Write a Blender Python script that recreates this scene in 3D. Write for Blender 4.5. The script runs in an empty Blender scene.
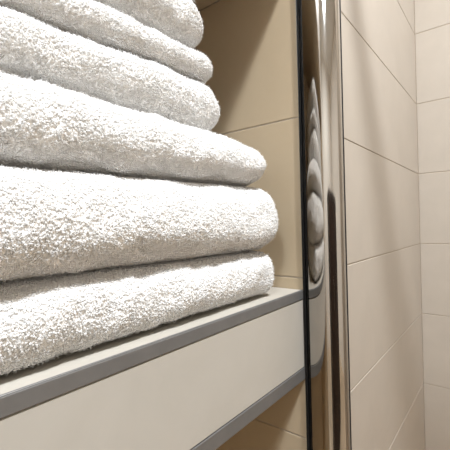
import bpy, bmesh, math
import numpy as np
from mathutils import Matrix, Vector

SC = bpy.context.scene
COL = SC.collection
H = 1.0664                       # camera height above the floor; lengths in metres

# ------------------------------------------------------------------ camera
FPX, YAW, PITCH, ROLL = 356.7, 0.6719, -0.0009, -0.0252
cam_d = bpy.data.cameras.new('camera'); cam = bpy.data.objects.new('camera', cam_d); COL.objects.link(cam)
fw = Vector((-math.sin(YAW)*math.cos(PITCH), math.cos(YAW)*math.cos(PITCH), math.sin(PITCH)))
r0 = Vector((math.cos(YAW), math.sin(YAW), 0)); u0 = r0.cross(fw)
rt = r0*math.cos(ROLL) + u0*math.sin(ROLL); up = -r0*math.sin(ROLL) + u0*math.cos(ROLL)
M = Matrix((rt, up, -fw)).transposed().to_4x4(); M.translation = (0, 0, H)
cam.matrix_world = M
cam_d.sensor_width = 36; cam_d.sensor_fit = 'HORIZONTAL'; cam_d.lens = FPX/450*36
cam_d.clip_start = 0.01
SC.camera = cam

# ------------------------------------------------------------------ world, exposure
w = bpy.data.worlds.new('world'); SC.world = w; w.use_nodes = True
w.node_tree.nodes['Background'].inputs[0].default_value = (0.9, 0.95, 1, 1)
w.node_tree.nodes['Background'].inputs[1].default_value = 0.05
SC.view_settings.view_transform = 'Standard'
try: SC.view_settings.look = 'None'
except Exception: pass
SC.view_settings.exposure = 0.74
SC.view_settings.gamma = 1
SC.view_settings.use_curve_mapping = False
SC.cycles.max_bounces = 16; SC.cycles.diffuse_bounces = 10; SC.cycles.transmission_bounces = 10; SC.cycles.glossy_bounces = 5
SC.cycles.use_denoising = True
SC.cycles.sample_clamp_indirect = 4
SC.cycles.caustics_reflective = False; SC.cycles.caustics_refractive = False

LAMP_MAIN = dict(loc=(0.445, 0.19, 1.40), power=27.0, color=(0.955, 0.975, 1.0), radius=0.055)
LAMP_COOL = dict(loc=(0.48, -1.32, 1.40), power=20.0, color=(0.84, 0.92, 1.0), radius=0.16)

# ------------------------------------------------------------------ helpers
def link(name, me, mat, parent=None, smooth=False):
    o = bpy.data.objects.new(name, me); COL.objects.link(o)
    if mat and not me.materials: me.materials.append(mat)
    if parent: o.parent = parent
    if smooth: me.shade_smooth()
    return o

def empty(name, loc, label, cat, group=None):
    o = bpy.data.objects.new(name, None); COL.objects.link(o)
    o.empty_display_size = 0.05; o.location = loc
    o['label'] = label; o['category'] = cat
    if group: o['group'] = group
    return o

def box_bm(bm, lo, hi, bevel=0.0, seg=1):
    lo = Vector(lo); hi = Vector(hi)
    r = bmesh.ops.create_cube(bm, size=1.0, matrix=Matrix.Translation((lo+hi)/2) @ Matrix.Diagonal((*(hi-lo), 1)))
    if bevel:
        es = {e for v in r['verts'] for e in v.link_edges}
        bmesh.ops.bevel(bm, geom=list(es), offset=bevel, segments=seg, profile=0.5, affect='EDGES')

def to_mesh(name, bm):
    bmesh.ops.recalc_face_normals(bm, faces=bm.faces)
    me = bpy.data.meshes.new(name); bm.to_mesh(me); bm.free(); return me

def box(name, lo, hi, mat, parent=None, bevel=0.0, seg=1, origin=(0, 0, 0)):
    """box given in camera-height coordinates (z=0 is eye level); origin is the parent's place"""
    bm = bmesh.new()
    o = Vector(origin)
    box_bm(bm, Vector(lo)-o, Vector(hi)-o, bevel, seg)
    return link(name, to_mesh(name, bm), mat, parent)

def boxes(name, lst, mat):
    bm = bmesh.new()
    for lo, hi in lst:
        box_bm(bm, (lo[0], lo[1], lo[2]+H), (hi[0], hi[1], hi[2]+H))
    o = link(name, to_mesh(name, bm), mat); o['kind'] = 'structure'
    return o

def cyl_bm(bm, a, b, r, n=64, cap=True, ry=None):
    a = Vector(a); b = Vector(b); ax = (b-a).normalized()
    q = ax.to_track_quat('Z', 'Y').to_matrix()
    rings = []
    for p in (a, b):
        rings.append([bm.verts.new(p + q @ Vector((r*math.cos(2*math.pi*k/n), (ry or r)*math.sin(2*math.pi*k/n), 0))) for k in range(n)])
    for k in range(n):
        f = bm.faces.new((rings[0][k], rings[0][(k+1) % n], rings[1][(k+1) % n], rings[1][k])); f.smooth = True
    if cap:
        for rg_ in rings:
            for e_ in bm.faces.new(rg_).edges: e_.smooth = False

# ------------------------------------------------------------------ materials
def new_mat(name):
    m = bpy.data.materials.new(name); m.use_nodes = True
    nt = m.node_tree; b = nt.nodes['Principled BSDF']
    return m, nt, b

def noise_col(nt, b, c0, c1, scale, detail=4, rough=0.6, dist=0.0):
    tc = nt.nodes.new('ShaderNodeTexCoord'); n = nt.nodes.new('ShaderNodeTexNoise')
    n.inputs['Scale'].default_value = scale; n.inputs['Detail'].default_value = detail
    n.inputs['Roughness'].default_value = rough; n.inputs['Distortion'].default_value = dist
    r = nt.nodes.new('ShaderNodeValToRGB')
    r.color_ramp.elements[0].position = 0.3; r.color_ramp.elements[1].position = 0.7
    r.color_ramp.elements[0].color = (*c0, 1); r.color_ramp.elements[1].color = (*c1, 1)
    nt.links.new(tc.outputs['Object'], n.inputs['Vector']); nt.links.new(n.outputs['Fac'], r.inputs['Fac'])
    nt.links.new(r.outputs['Color'], b.inputs['Base Color'])
    return tc, n, r

def bump(nt, b, tc, scale, strength, dist=0.001):
    n = nt.nodes.new('ShaderNodeTexNoise'); n.inputs['Scale'].default_value = scale; n.inputs['Detail'].default_value = 3
    bp = nt.nodes.new('ShaderNodeBump'); bp.inputs['Strength'].default_value = strength; bp.inputs['Distance'].default_value = dist
    nt.links.new(tc.outputs['Object'], n.inputs['Vector']); nt.links.new(n.outputs['Fac'], bp.inputs['Height'])
    nt.links.new(bp.outputs['Normal'], b.inputs['Normal'])

def tile_mat(name, c0, c1, rough):
    m, nt, b = new_mat(name)
    tc, n, r = noise_col(nt, b, c0, c1, 9, 5, 0.65, 0.6)
    b.inputs['Roughness'].default_value = rough
    b.inputs['Specular IOR Level'].default_value = 0.4
    bump(nt, b, tc, 60, 0.06)
    return m

M_TILE = tile_mat('cream_tile', (0.445, 0.399, 0.342), (0.48, 0.432, 0.373), 0.38)
M_NICHE_BOUNCE = tile_mat('niche_tile_warm_bounce', (0.47, 0.375, 0.255), (0.50, 0.405, 0.28), 0.38)  # tile colour with the niche's warm bounce light mixed in
M_SHELFTILE = tile_mat('shelf_tile', (0.41, 0.385, 0.34), (0.445, 0.42, 0.375), 0.42)

m, nt, b = new_mat('grout'); tc, _, _ = noise_col(nt, b, (0.39, 0.33, 0.26), (0.45, 0.385, 0.31), 300)
b.inputs['Roughness'].default_value = 0.95; bump(nt, b, tc, 900, 0.3); M_GROUT = m

m, nt, b = new_mat('satin_aluminium'); tc, _, _ = noise_col(nt, b, (0.185, 0.183, 0.18), (0.21, 0.208, 0.205), 40)
b.inputs['Metallic'].default_value = 0.55; b.inputs['Roughness'].default_value = 0.45; M_ALU = m

m, nt, b = new_mat('channel_aluminium'); tc, _, _ = noise_col(nt, b, (0.50, 0.49, 0.465), (0.54, 0.53, 0.50), 60)
b.inputs['Metallic'].default_value = 1; b.inputs['Roughness'].default_value = 0.3; M_CHAN = m

m, nt, b = new_mat('polished_chrome'); tc, n, r = noise_col(nt, b, (0.50, 0.475, 0.445), (0.54, 0.515, 0.485), 25)
b.inputs['Metallic'].default_value = 1; b.inputs['Roughness'].default_value = 0.07; M_CHROME = m

m, nt, b = new_mat('black_rubber'); tc, _, _ = noise_col(nt, b, (0.006, 0.005, 0.005), (0.012, 0.011, 0.010), 80)
b.inputs['Roughness'].default_value = 0.5; M_BLACK = m

m, nt, b = new_mat('plaster'); tc, _, _ = noise_col(nt, b, (0.80, 0.75, 0.68), (0.83, 0.78, 0.71), 6)
b.inputs['Roughness'].default_value = 0.85; bump(nt, b, tc, 120, 0.1); M_PLASTER = m

m, nt, b = new_mat('ceiling_paint'); tc, _, _ = noise_col(nt, b, (0.78, 0.77, 0.75), (0.82, 0.81, 0.79), 6)
b.inputs['Roughness'].default_value = 0.9; M_CEIL = m

m, nt, b = new_mat('floor_tile'); tc, _, _ = noise_col(nt, b, (0.50, 0.39, 0.27), (0.56, 0.44, 0.31), 7)
b.inputs['Roughness'].default_value = 0.4; M_FLOOR = m

m, nt, b = new_mat('shower_floor'); tc, _, _ = noise_col(nt, b, (0.62, 0.43, 0.25), (0.68, 0.49, 0.30), 7)
b.inputs['Roughness'].default_value = 0.5; M_TRAY = m

m, nt, b = new_mat('dark_wood'); tc, n, r = noise_col(nt, b, (0.018, 0.010, 0.007), (0.035, 0.018, 0.012), 12, 6, 0.6, 1.5)
mp = nt.nodes.new('ShaderNodeMapping'); mp.inputs['Scale'].default_value = (6, 6, 0.6)
nt.links.new(tc.outputs['Object'], mp.inputs['Vector']); nt.links.new(mp.outputs['Vector'], n.inputs['Vector'])
b.inputs['Roughness'].default_value = 0.45; M_WOOD = m

def towel_mat(name, c0, c1, bumpy):
    m, nt, b = new_mat(name)
    tc, n, r = noise_col(nt, b, c0, c1, 120, 3)
    b.inputs['Roughness'].default_value = 0.9; b.inputs['Specular IOR Level'].default_value = 0.15
    b.inputs['Sheen Weight'].default_value = 0.15; b.inputs['Sheen Roughness'].default_value = 0.5
    if bumpy: bump(nt, b, tc, 700, 0.8, 0.002)
    else:
        tl = nt.nodes.new('ShaderNodeBsdfTranslucent'); mx = nt.nodes.new('ShaderNodeMixShader')
        mx.inputs[0].default_value = 0.35
        nt.links.new(r.outputs['Color'], tl.inputs['Color'])
        nt.links.new(b.outputs[0], mx.inputs[1]); nt.links.new(tl.outputs[0], mx.inputs[2])
        nt.links.new(mx.outputs[0], nt.nodes['Material Output'].inputs['Surface'])
    return m
M_CLOTH = towel_mat('towel_cloth', (0.94, 0.933, 0.92), (0.96, 0.955, 0.945), True)
M_PILE = towel_mat('terry_loops', (0.955, 0.95, 0.94), (0.975, 0.971, 0.963), False)

def glow_mat(name, col, s):
    m, nt, b = new_mat(name)
    b.inputs['Base Color'].default_value = (*col, 1); b.inputs['Roughness'].default_value = 0.4
    b.inputs['Emission Color'].default_value = (*col, 1); b.inputs['Emission Strength'].default_value = s
    return m

# ------------------------------------------------------------------ setting
XW, YE, YC = -0.20, 0.4046, 1.1455          # niche-front wall plane, niche end wall, shower end wall
XB, YN = -0.545, -0.32                      # niche back wall, niche near end
ZS, ZU, ZN = -0.0831, -0.192, 0.325         # shelf top, shelf underside, niche top
ZC, ZF = 1.40, -H
XR, YF = 2.05, -2.30
G0, GH = -0.0684, 0.1996
TT = 0.0010                                  # tiles stand this proud of the grout bed

boxes('floor', [((XB-0.1, YF-0.1, ZF-0.1), (XR+0.1, YC+0.1, ZF))], M_FLOOR)
boxes('floor_shower', [((XW, YE+0.075, ZF), (0.72, YC, ZF+0.04))], M_TRAY)
boxes('ceiling', [((XB-0.1, YF-0.1, ZC), (XR+0.1, YC+0.1, ZC+0.1))], M_CEIL)
wl = boxes('wall_left', [((XB-0.1, YE+TT, ZF), (XW-TT, YC+0.1, ZC)),
                         ((XB-0.1, YF-0.1, ZF), (XW-TT, YN-TT, ZC)),
                         ((XB-0.1, YN-TT, ZN+TT), (XW-TT, YE+TT, ZC))], M_GROUT)
wb = boxes('wall_back', [((XW-TT, YC+TT, ZF), (XR+0.1, YC+0.1, ZC))], M_GROUT)
boxes('wall_right', [((XR, YF-0.1, ZF), (XR+0.1, YC+TT, ZC))], M_PLASTER)
boxes('wall_front', [((XW-TT, YF-0.1, ZF), (XR, YF, ZC))], M_PLASTER)
wp = boxes('wall_shower_right', [((0.72, 0.47, ZF), (0.82, YC+TT, ZC))], M_GROUT)
wn = boxes('wall_niche_back', [((XB-0.1, YN-TT, ZF), (XB-TT, YE+TT, ZN+TT))], M_GROUT)

_tiles = {}
def tile(parent, lo, hi, axis, j=0.0008, mat=None):
    """one bevelled tile; lo/hi span the joint centre lines, axis is the thin one"""
    lo = list(lo); hi = list(hi)
    for a in range(3):
        if a != axis: lo[a] += j; hi[a] -= j
    c = [(lo[i]+hi[i])/2 for i in range(3)]; s = tuple(round(hi[i]-lo[i], 4) for i in range(3))
    me = _tiles.get((s, axis, mat))
    if me is None:
        bm = bmesh.new(); box_bm(bm, [-x/2 for x in s], [x/2 for x in s], 0.0009, 2)
        me = to_mesh('tile', bm); me.materials.append(mat or M_TILE); _tiles[(s, axis, mat)] = me
    o = link('tile', me, None, parent); o.location = (c[0], c[1], c[2]+H)
    return o

def rows(z0, z1):
    k = math.floor((z0-G0)/GH); out = []
    while G0+k*GH < z1-0.002:
        a = max(z0, G0+k*GH); b_ = min(z1, G0+(k+1)*GH)
        if b_-a > 0.012: out.append((a, b_))
        k += 1
    return out
D = 0.0035
for a, c in rows(ZF, ZC):
    for y0, y1 in ((YE+TT, 0.51), (0.51, YC+TT)):
        tile(wl, (XW-TT-D, y0, a), (XW, y1, c), 0)
    for y0, y1 in ((YN-TT-1.18, YN-TT-0.59), (YN-TT-0.59, YN-TT)):
        tile(wl, (XW-TT-D, y0, a), (XW, y1, c), 0)
    for x0, x1 in ((XW, XW+0.645), (XW+0.645, XW+1.29), (XW+1.29, XR)):
        tile(wb, (x0, YC, a), (x1, YC+TT+D, c), 1)
for a, c in rows(ZF, ZC):
    tile(wp, (0.72-TT, 0.47, a), (0.72+D, YC, c), 0)
for a, c in rows(ZN, ZC):
    tile(wl, (XW-TT-D, YN-TT, a), (XW, YE+TT, c), 0)
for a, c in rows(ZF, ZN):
    tile(wl, (XB, YE, a), (XW, YE+TT+D, c), 1, mat=M_NICHE_BOUNCE)
    tile(wl, (XB, YN-TT-D, a), (XW, YN, c), 1, mat=M_NICHE_BOUNCE)
    tile(wn, (XB-TT-D, YN, a), (XB, YE, c), 0, mat=M_NICHE_BOUNCE)
tile(wl, (XB, YN, ZN), (XW, YE, ZN+TT+D), 2, mat=M_NICHE_BOUNCE)

# ------------------------------------------------------------------ shelf
SO = Vector((XW, YE, ZU))
sh = empty('shelf', (SO.x, SO.y, SO.z+H), 'thick cream tiled shelf with grey metal edge trims below the towels', 'shelf')
y0, y1 = YN+0.001, YE-0.0008
zt, zb = -0.0940, -0.1782                   # lower edge of top trim, upper edge of bottom trim
box('core', (XB+0.001, y0, ZU+0.005), (XW-0.0052, y1, ZS-0.006), M_GROUT, sh, origin=SO)
box('front_tile', (XW-0.0058, y0, zb+0.0006), (XW-0.0006, y1, zt-0.0006), M_SHELFTILE, sh, 0.0006, 1, SO)
box('top_tile', (XB+0.001, y0, ZS-0.007), (XW-0.0022, y1, ZS), M_SHELFTILE, sh, 0.0006, 1, SO)
box('underside_tile', (XB+0.001, y0, ZU), (XW-0.0152, y1, ZU+0.006), M_SHELFTILE, sh, 0.0006, 1, SO)
def trim(zlo, zhi, lipz, name, lab):
    bm = bmesh.new()
    box_bm(bm, Vector((XW-0.004, y0, zlo))-SO, Vector((XW+0.0002, y1, zhi))-SO, 0.0005, 2)
    o = link(name, to_mesh(name, bm), M_ALU, sh); o['label'] = lab
    return o
trim(zt, ZS-0.0004, 0, 'edge_trim', 'grey satin metal strip along the shelf top edge')
trim(ZU-0.0004, zb, 0, 'edge_trim', 'grey satin metal strip along the shelf bottom edge')
bm = bmesh.new(); box_bm(bm, Vector((XW-0.0022, y0, ZS-0.0006))-SO, Vector((XW-0.0004, y1, ZS+0.0003))-SO, 0.0002, 1)
link('trim_lip', to_mesh('trim_lip', bm), M_ALU, sh)

# ------------------------------------------------------------------ shower frame
PX, PY, PR, ZH = -0.1754, 0.4140, 0.0246, 0.87
PRY = 0.0164                                # the post is an oval profile
FO = Vector((PX, PY, ZF))
fr = empty('shower_frame', (PX, PY, 0), 'polished chrome shower frame with tall rounded post at the niche corner', 'shower frame')
def tube(name, a, b_, r, mat, parent, O, ry=None):
    bm = bmesh.new(); cyl_bm(bm, Vector(a)-O, Vector(b_)-O, r, 128, True, ry)
    return link(name, to_mesh(name, bm), mat, parent)
tube('post', (PX, PY, ZF), (PX, PY, ZH+PR), PR, M_CHROME, fr, FO, PRY)
tube('header_rail', (PX+PR*0.9, PY, ZH), (XR-0.0005, PY, ZH), PRY, M_CHROME, fr, FO)
box('seal', (XW+0.0002, YE-0.0030, ZF), (XW+0.0012, YE+0.0006, ZH), M_BLACK, fr, 0.0003, 1, FO)
box('seal', (XW+0.0002, YE+0.0016, ZF), (XW+0.0014, YE+0.0050, ZH), M_BLACK, fr, 0.0003, 1, FO)
box('seal_bead', (XW+0.0002, YE+0.0006, ZF), (XW+0.0011, YE+0.0016, ZH), M_ALU, fr, 0, 1, FO)

box('door_seal', (-0.1600, 0.4272, ZF), (-0.1537, 0.4290, ZH), M_BLACK, fr, 0.0003, 1, FO)

# ------------------------------------------------------------------ towels
RNG = np.random.default_rng(7)

def smooth_noise(P, rng, scale, n=10):
    out = np.zeros(len(P))
    for _ in range(n):
        k = rng.normal(size=3); k /= np.linalg.norm(k)
        out += np.sin(P @ k * (2*np.pi/scale) * rng.uniform(0.6, 1.5) + rng.uniform(0, 6.28))
    return out/math.sqrt(n)

def tufts(P, Nn, rng, length, rad):
    """curled yarn loops: 3 rings of 3 points each, rooted at P along normal Nn"""
    n = len(P)
    t = rng.normal(size=(n, 3)); t -= (t*Nn).sum(1, keepdims=True)*Nn; t /= np.linalg.norm(t, axis=1, keepdims=True)
    s = np.cross(Nn, t)
    L = length*rng.uniform(0.65, 1.3, (n, 1))*np.where(rng.random((n, 1)) < 0.08, 1.3, 1.0); lean = rng.uniform(0.15, 0.9, (n, 1)); side = rng.uniform(-0.35, 0.35, (n, 1))
    R = rad*rng.uniform(0.8, 1.25, (n, 1))
    c = [P - Nn*0.0004,
         P + Nn*L*0.85 + t*L*0.35*lean + s*L*side,
         P + Nn*L*(0.85-0.25*lean) + t*L*1.15*lean + s*L*side*0.7]
    rr = [0.85, 1.1, 0.75]
    V = np.empty((n, 9, 3))
    for q in range(3):
        ax = c[min(q+1, 2)]-c[max(q-1, 0)]
        ax = ax/np.linalg.norm(ax, axis=1, keepdims=True)
        e1 = s - (s*ax).sum(1, keepdims=True)*ax; e1 /= np.linalg.norm(e1, axis=1, keepdims=True)
        e2 = np.cross(ax, e1)
        for k in range(3):
            a = 2*np.pi*k/3
            V[:, q*3+k] = c[q] + R*rr[q]*(e1*math.cos(a)+e2*math.sin(a))
    F = []
    for q in range(2):
        for k in range(3):
            a, b2 = q*3+k, q*3+(k+1) % 3
            F.append((a, b2, b2+3)); F.append((a, b2+3, a+3))
    F.append((6, 7, 8))
    F = np.array(F)
    idx = (F[None] + (np.arange(n)*9)[:, None, None]).reshape(-1, 3)
    return V.reshape(-1, 3), idx

def nubs(P, Nn, rng):
    """rounded tops of the yarn loops: small smooth ellipsoids, half sunk into the cloth"""
    n = len(P)
    t = rng.normal(size=(n, 3)); t -= (t*Nn).sum(1, keepdims=True)*Nn; t /= np.linalg.norm(t, axis=1, keepdims=True)
    t = t + Nn*rng.normal(0, 0.35, (n, 1)); t /= np.linalg.norm(t, axis=1, keepdims=True)
    s = np.cross(Nn, t); s /= np.linalg.norm(s, axis=1, keepdims=True); m = np.cross(t, s)
    k = rng.uniform(0.75, 1.3, (n, 1))
    a, b2, c = t*0.00105*k, s*0.00066*k, m*0.00072*k
    C = P + Nn*rng.uniform(-0.0001, 0.0008, (n, 1))
    V = np.stack([C+a, C+b2, C-a, C-b2, C+c, C-c], 1)
    F = np.array([(0, 1, 4), (1, 2, 4), (2, 3, 4), (3, 0, 4), (1, 0, 5), (2, 1, 5), (3, 2, 5), (0, 3, 5)])
    return V.reshape(-1, 3), (F[None] + (np.arange(n)*6)[:, None, None]).reshape(-1, 3)

def np_mesh(name, V, F, smooth=True):
    me = bpy.data.meshes.new(name)
    me.vertices.add(len(V)); me.vertices.foreach_set('co', V.astype(np.float32).ravel())
    k = F.shape[1]
    me.loops.add(F.size); me.loops.foreach_set('vertex_index', F.astype(np.int32).ravel())
    me.polygons.add(len(F))
    me.polygons.foreach_set('loop_start', np.arange(0, F.size, k, dtype=np.int32))
    me.update(calc_edges=True)
    if smooth: me.shade_smooth()
    me.validate()
    return me

PITCH_T = 0.00122
def towel(spec):
    """folded terry towel: rounded front fold, rolled right end. lines are given as (y, value) tables"""
    ys0, ye = -0.10, spec['end']
    nose = lambda y: np.interp(y, *zip(*spec['nose']))
    zb_ = lambda y: np.interp(y, *zip(*spec['bot']))
    zt_ = lambda y: np.interp(y, *zip(*spec['top']))
    depth = 0.27
    nv = 150
    # stations along y, denser toward the ends
    u = np.linspace(0, 1, nv); yy = ys0 + (ye-ys0)*u
    yy = np.concatenate([[ys0], yy[1:-14], ye-(ye-yy[-14])*(1-np.linspace(0, 1, 26)**0.6)[1:]]) if False else yy
    yy = np.concatenate([yy[yy < ye-0.05], ye-0.05*np.cos(np.linspace(0, np.pi/2, 34))])
    yy[-1] = ye
    nv = len(yy)
    mid = spec.get('mid', 0.5); ex = spec.get('ex', 2.3); b_len = spec.get('nose_len', 0.034)
    rt_, rb_, rx_ = spec.get('rtop', 0.02), spec.get('rbot', 0.014), spec.get('rx', 0.022)
    # section: bottom from back to nose, arc, top to back
    nb, na, ntp = 26, 56, 26
    th = np.linspace(-np.pi/2, np.pi/2, na)
    ax = np.sign(np.cos(th))*np.abs(np.cos(th))**(2/ex); az = np.sign(np.sin(th))*np.abs(np.sin(th))**(2/ex)
    sx = np.concatenate([np.linspace(1, 0, nb)[:-1], np.zeros(na), np.linspace(0, 1, ntp)[1:]])
    arcx = np.concatenate([np.zeros(nb-1), ax, np.zeros(ntp-1)])
    sz = np.concatenate([-np.ones(nb-1), az, np.ones(ntp-1)])
    ns = len(sx)
    V = np.empty((nv, ns, 3))
    def rnd(t, R):
        q = np.clip(t/R, 0, 1); return np.sqrt(np.maximum(1-(1-q)**2, 0))
    for i, y in enumerate(yy):
        t = ye-y
        lo, hi = zb_(y), zt_(y); zm = lo+(hi-lo)*mid
        ht = (hi-zm)*max(rnd(t, rt_), 0.02); hb = (zm-lo)*max(rnd(t, rb_), 0.02)
        nx = nose(y) - rx_*(1-rnd(t, rx_))
        back = nose(y)-depth
        base = nx-b_len
        x = base + arcx*b_len + sx*(back-base)
        z = zm + np.where(sz > 0, sz*ht, sz*hb)
        V[i, :, 0] = x; V[i, :, 1] = y; V[i, :, 2] = z
    Vf = V.reshape(-1, 3)
    rng = np.random.default_rng(spec['seed'])
    i0 = np.arange(nv-1)[:, None]*ns; j = np.arange(ns)[None]
    j2 = (j+1) % ns
    F = np.stack([i0+j, i0+j2, i0+ns+j2, i0+ns+j], -1).reshape(-1, 4)
    # flip so normals point out
    def normals(Vx):
        a, b2, c, d = (Vx[F[:, q]] for q in range(4))
        fn = np.cross(c-a, d-b2); N_ = np.zeros_like(Vx)
        for q in range(4): np.add.at(N_, F[:, q], fn)
        return N_/np.maximum(np.linalg.norm(N_, axis=1, keepdims=True), 1e-12), fn
    N_, fn = normals(Vf)
    cen = Vf.mean(0)
    if ((Vf-cen)*N_).sum() < 0:
        F = F[:, ::-1].copy(); N_, fn = normals(Vf)
    # soft lumps, kept off the resting faces
    amp = spec.get('lump', 0.0013)
    wgt = np.clip((np.abs(N_[:, 2]) < 0.93)*1.0, 0.15, 1)
    Vf = Vf + N_*(amp*wgt*(smooth_noise(Vf, rng, 0.06)+0.5*smooth_noise(Vf, rng, 0.025)))[:, None]
    Vf = Vf - N_*0.0012                       # leave room for the pile
    def squeeze(A, eps):                      # towels press flat on each other, never into each other
        A[:, 2] = np.maximum(A[:, 2], zb_(A[:, 1])+eps)
        A[:, 2] = np.where(A[:, 1] < spec.get('cover', -9), np.minimum(A[:, 2], zt_(A[:, 1])-eps), A[:, 2])
    squeeze(Vf, 0.0006)
    N_, fn = normals(Vf)
    root_p = np.array([nose(0.15)-0.15, 0.15, zb_(0.15)])
    e = empty('folded_towel', (root_p[0], root_p[1], root_p[2]+H), spec['label'], 'towel', 'white terry towels stacked on the shelf')
    body = link('cloth', np_mesh('cloth', Vf-root_p, F), M_CLOTH, e)
    # pile: sample faces by area where the surface can be seen
    a, b2, c, d = (Vf[F[:, q]] for q in range(4))
    fc = (a+b2+c+d)/4; area = np.linalg.norm(fn, axis=1)/2
    fnn = fn/np.maximum(np.linalg.norm(fn, axis=1, keepdims=True), 1e-12)
    vis = fc[:, 0] > nose(fc[:, 1]) - np.where(fc[:, 2] > zb_(fc[:, 1])+(zt_(fc[:, 1])-zb_(fc[:, 1]))*0.5, spec.get('tshow', 0.04), spec.get('bshow', 0.03))
    vis |= (fc[:, 1] > ye-0.03) & (fc[:, 0] > nose(ye)-0.12)
    vis &= fc[:, 1] > -0.06
    area = np.where(vis, area, 0)
    n = int(area.sum()/PITCH_T**2)
    pick = rng.choice(len(F), n, p=area/area.sum())
    s1, s2 = rng.random((n, 1)), rng.random((n, 1))
    P = (a[pick]*(1-s1)+b2[pick]*s1)*(1-s2) + (d[pick]*(1-s1)+c[pick]*s1)*s2
    Pn = (N_[F[pick]].mean(1)); Pn /= np.linalg.norm(Pn, axis=1, keepdims=True)
    TV, TF = nubs(P, Pn, rng)
    q = rng.random(n) < 0.22
    FV, FF = tufts(P[q], Pn[q], rng, 0.0024, 0.00013)
    TF = np.concatenate([TF, FF+len(TV)]); TV = np.concatenate([TV, FV])
    squeeze(TV, 0.0003)
    pl = link('terry_pile', np_mesh('terry_pile', TV-root_p, TF), M_PILE, e)
    pl['kind'] = 'stuff'
    return len(TF)

SPECS = [
    dict(label='bottom white folded towel of the stack, lying on the shelf', seed=1, end=0.361, floor=ZS+0.0008,
         nose=[(-.1, -.206), (.4, -.210)], bot=[(-.1, ZS+0.001), (.4, ZS+0.001)], top=[(-.1, -.029), (.1, -.0295), (.35, -.031), (.4, -.033)],
         mid=0.5, rtop=0.012, rbot=0.016, rx=0.016, nose_len=0.030, ex=2.4),
    dict(label='thickest white folded towel, second from the bottom of the stack', seed=2, end=0.372, floor=-.033,
         nose=[(-.1, -.198), (.2, -.202), (.4, -.206)], bot=[(-.1, -.029), (.1, -.0295), (.35, -.031), (.4, -.033)], top=[(-.1, .034), (.1, .038), (.25, .041), (.4, .044)],
         mid=0.45, rtop=0.026, rbot=0.022, rx=0.022, nose_len=0.036, ex=2.3),
    dict(label='plump white folded towel, third from the bottom of the stack', seed=3, end=0.358, floor=.030,
         nose=[(-.1, -.214), (.2, -.212), (.4, -.208)], bot=[(-.1, .034), (.1, .038), (.25, .041), (.4, .044)], top=[(-.1, .097), (.1, .097), (.24, .096), (.30, .0945), (.34, .091), (.4, .085)],
         mid=0.45, rtop=0.042, rbot=0.024, rx=0.028, nose_len=0.038, ex=2.1),
    dict(label='white folded towel, third from the top of the stack, set back', seed=4, end=0.303, floor=.088,
         nose=[(-.1, -.232), (.4, -.230)], bot=[(-.1, .097), (.24, .096), (.30, .094), (.4, .090)], top=[(-.1, .136), (.08, .140), (.2, .148), (.4, .152)],
         mid=0.5, rtop=0.03, rbot=0.022, rx=0.024, nose_len=0.030, ex=2.2),
    dict(label='thin white folded towel, second from the top of the stack', seed=5, end=0.296, floor=.128,
         nose=[(-.1, -.237), (.4, -.237)], bot=[(-.1, .136), (.08, .140), (.2, .148), (.4, .152)], top=[(-.1, .174), (.1, .176), (.25, .179), (.4, .176)],
         mid=0.5, rtop=0.022, rbot=0.014, rx=0.02, nose_len=0.024, ex=2.2),
    dict(label='topmost white folded towel of the stack, rounded end by the niche wall', seed=6, end=0.286, floor=.172,
         nose=[(-.1, -.236), (.4, -.238)], bot=[(-.1, .174), (.1, .176), (.25, .179), (.4, .180)], top=[(-.1, .228), (.1, .230), (.25, .233), (.4, .233)],
         mid=0.5, rtop=0.03, rbot=0.022, rx=0.026, nose_len=0.034, ex=2.2, tshow=0.06),
]
for lo_, hi_ in zip(SPECS, SPECS[1:]): lo_['cover'] = hi_['end']+0.008
print('TUFT TRIS', sum(towel(s) for s in SPECS))

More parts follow.
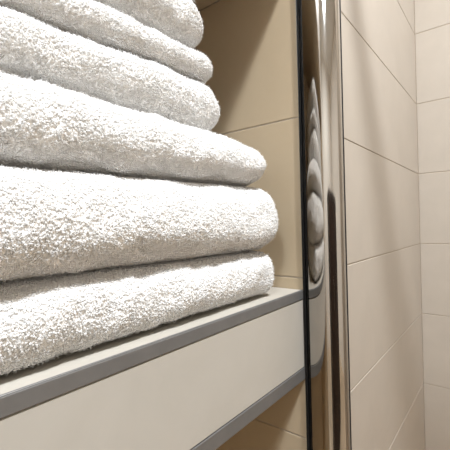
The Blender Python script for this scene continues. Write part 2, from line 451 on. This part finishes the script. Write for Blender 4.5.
# ------------------------------------------------------------------ ceiling lamps
def downlight(spec, label, s):
    x, y, z = spec['loc']; r = spec['radius']
    e = empty('ceiling_downlight', (x, y, z+H), label, 'lamp', 'ceiling downlights')
    bm = bmesh.new()
    n = 40; prof = [(r*1.05, -0.001), (r*1.05, -0.006), (r*1.35, -0.006), (r*1.42, -0.0005)]
    rg = [[bm.verts.new((a*math.cos(2*math.pi*k/n), a*math.sin(2*math.pi*k/n), c)) for k in range(n)] for a, c in prof]
    for q in range(3):
        for k in range(n): bm.faces.new((rg[q][k], rg[q][(k+1) % n], rg[q+1][(k+1) % n], rg[q+1][k]))
    link('trim_ring', to_mesh('trim_ring', bm), M_CHROME, e)
    bm = bmesh.new(); cyl_bm(bm, (0, 0, -0.0008), (0, 0, -0.003), r, n)
    link('lens', to_mesh('lens', bm), glow_mat('lamp_glow', spec['color'], s), e)
    ld = bpy.data.lights.new('lamp_light', 'AREA'); ld.shape = 'DISK'; ld.size = 2*r
    ld.energy = spec['power']; ld.color = spec['color']
    lo = bpy.data.objects.new('lamp_light', ld); COL.objects.link(lo); lo.parent = e; lo.location = (0, 0, -0.007)
downlight(LAMP_MAIN, 'small round ceiling downlight above the shower entrance', 8)
downlight(LAMP_COOL, 'wide cool white ceiling lamp over the room', 8)

# ------------------------------------------------------------------ dark cabinet (unseen, added for the dark streak in the chrome post)
CX0, CX1, CYF, CYB, CZ = 0.14, 1.20, -0.52, -0.95, 0.10
CO = Vector(((CX0+CX1)/2, (CYF+CYB)/2, ZF))
cb = empty('standin', (CO.x, CO.y, 0), 'dark brown wooden cabinet, unseen, added to mirror as a dark streak in the chrome post', 'standin')
box('carcass', (CX0, CYB, ZF+0.06), (CX1, CYF, CZ), M_WOOD, cb, 0.002, 1, CO)
box('plinth', (CX0+0.01, CYB+0.01, ZF), (CX1-0.01, CYF-0.03, ZF+0.06), M_WOOD, cb, 0, 1, CO)
box('top', (CX0-0.01, CYB-0.01, CZ), (CX1+0.01, CYF+0.025, CZ+0.025), M_WOOD, cb, 0.003, 2, CO)
dw = (CX1-CX0)/3
for q in range(3):
    a = CX0+q*dw
    dr = box('door', (a+0.002, CYF, ZF+0.07), (a+dw-0.002, CYF+0.018, CZ-0.01), M_WOOD, cb, 0.002, 1, CO)
    hx = a+dw-0.035
    bm = bmesh.new(); cyl_bm(bm, Vector((hx, CYF+0.04, -0.35))-CO, Vector((hx, CYF+0.04, -0.22))-CO, 0.005, 16)
    for zz in (-0.33, -0.24): cyl_bm(bm, Vector((hx, CYF+0.017, zz))-CO, Vector((hx, CYF+0.04, zz))-CO, 0.003, 12)
    link('handle', to_mesh('handle', bm), M_CHAN, dr)
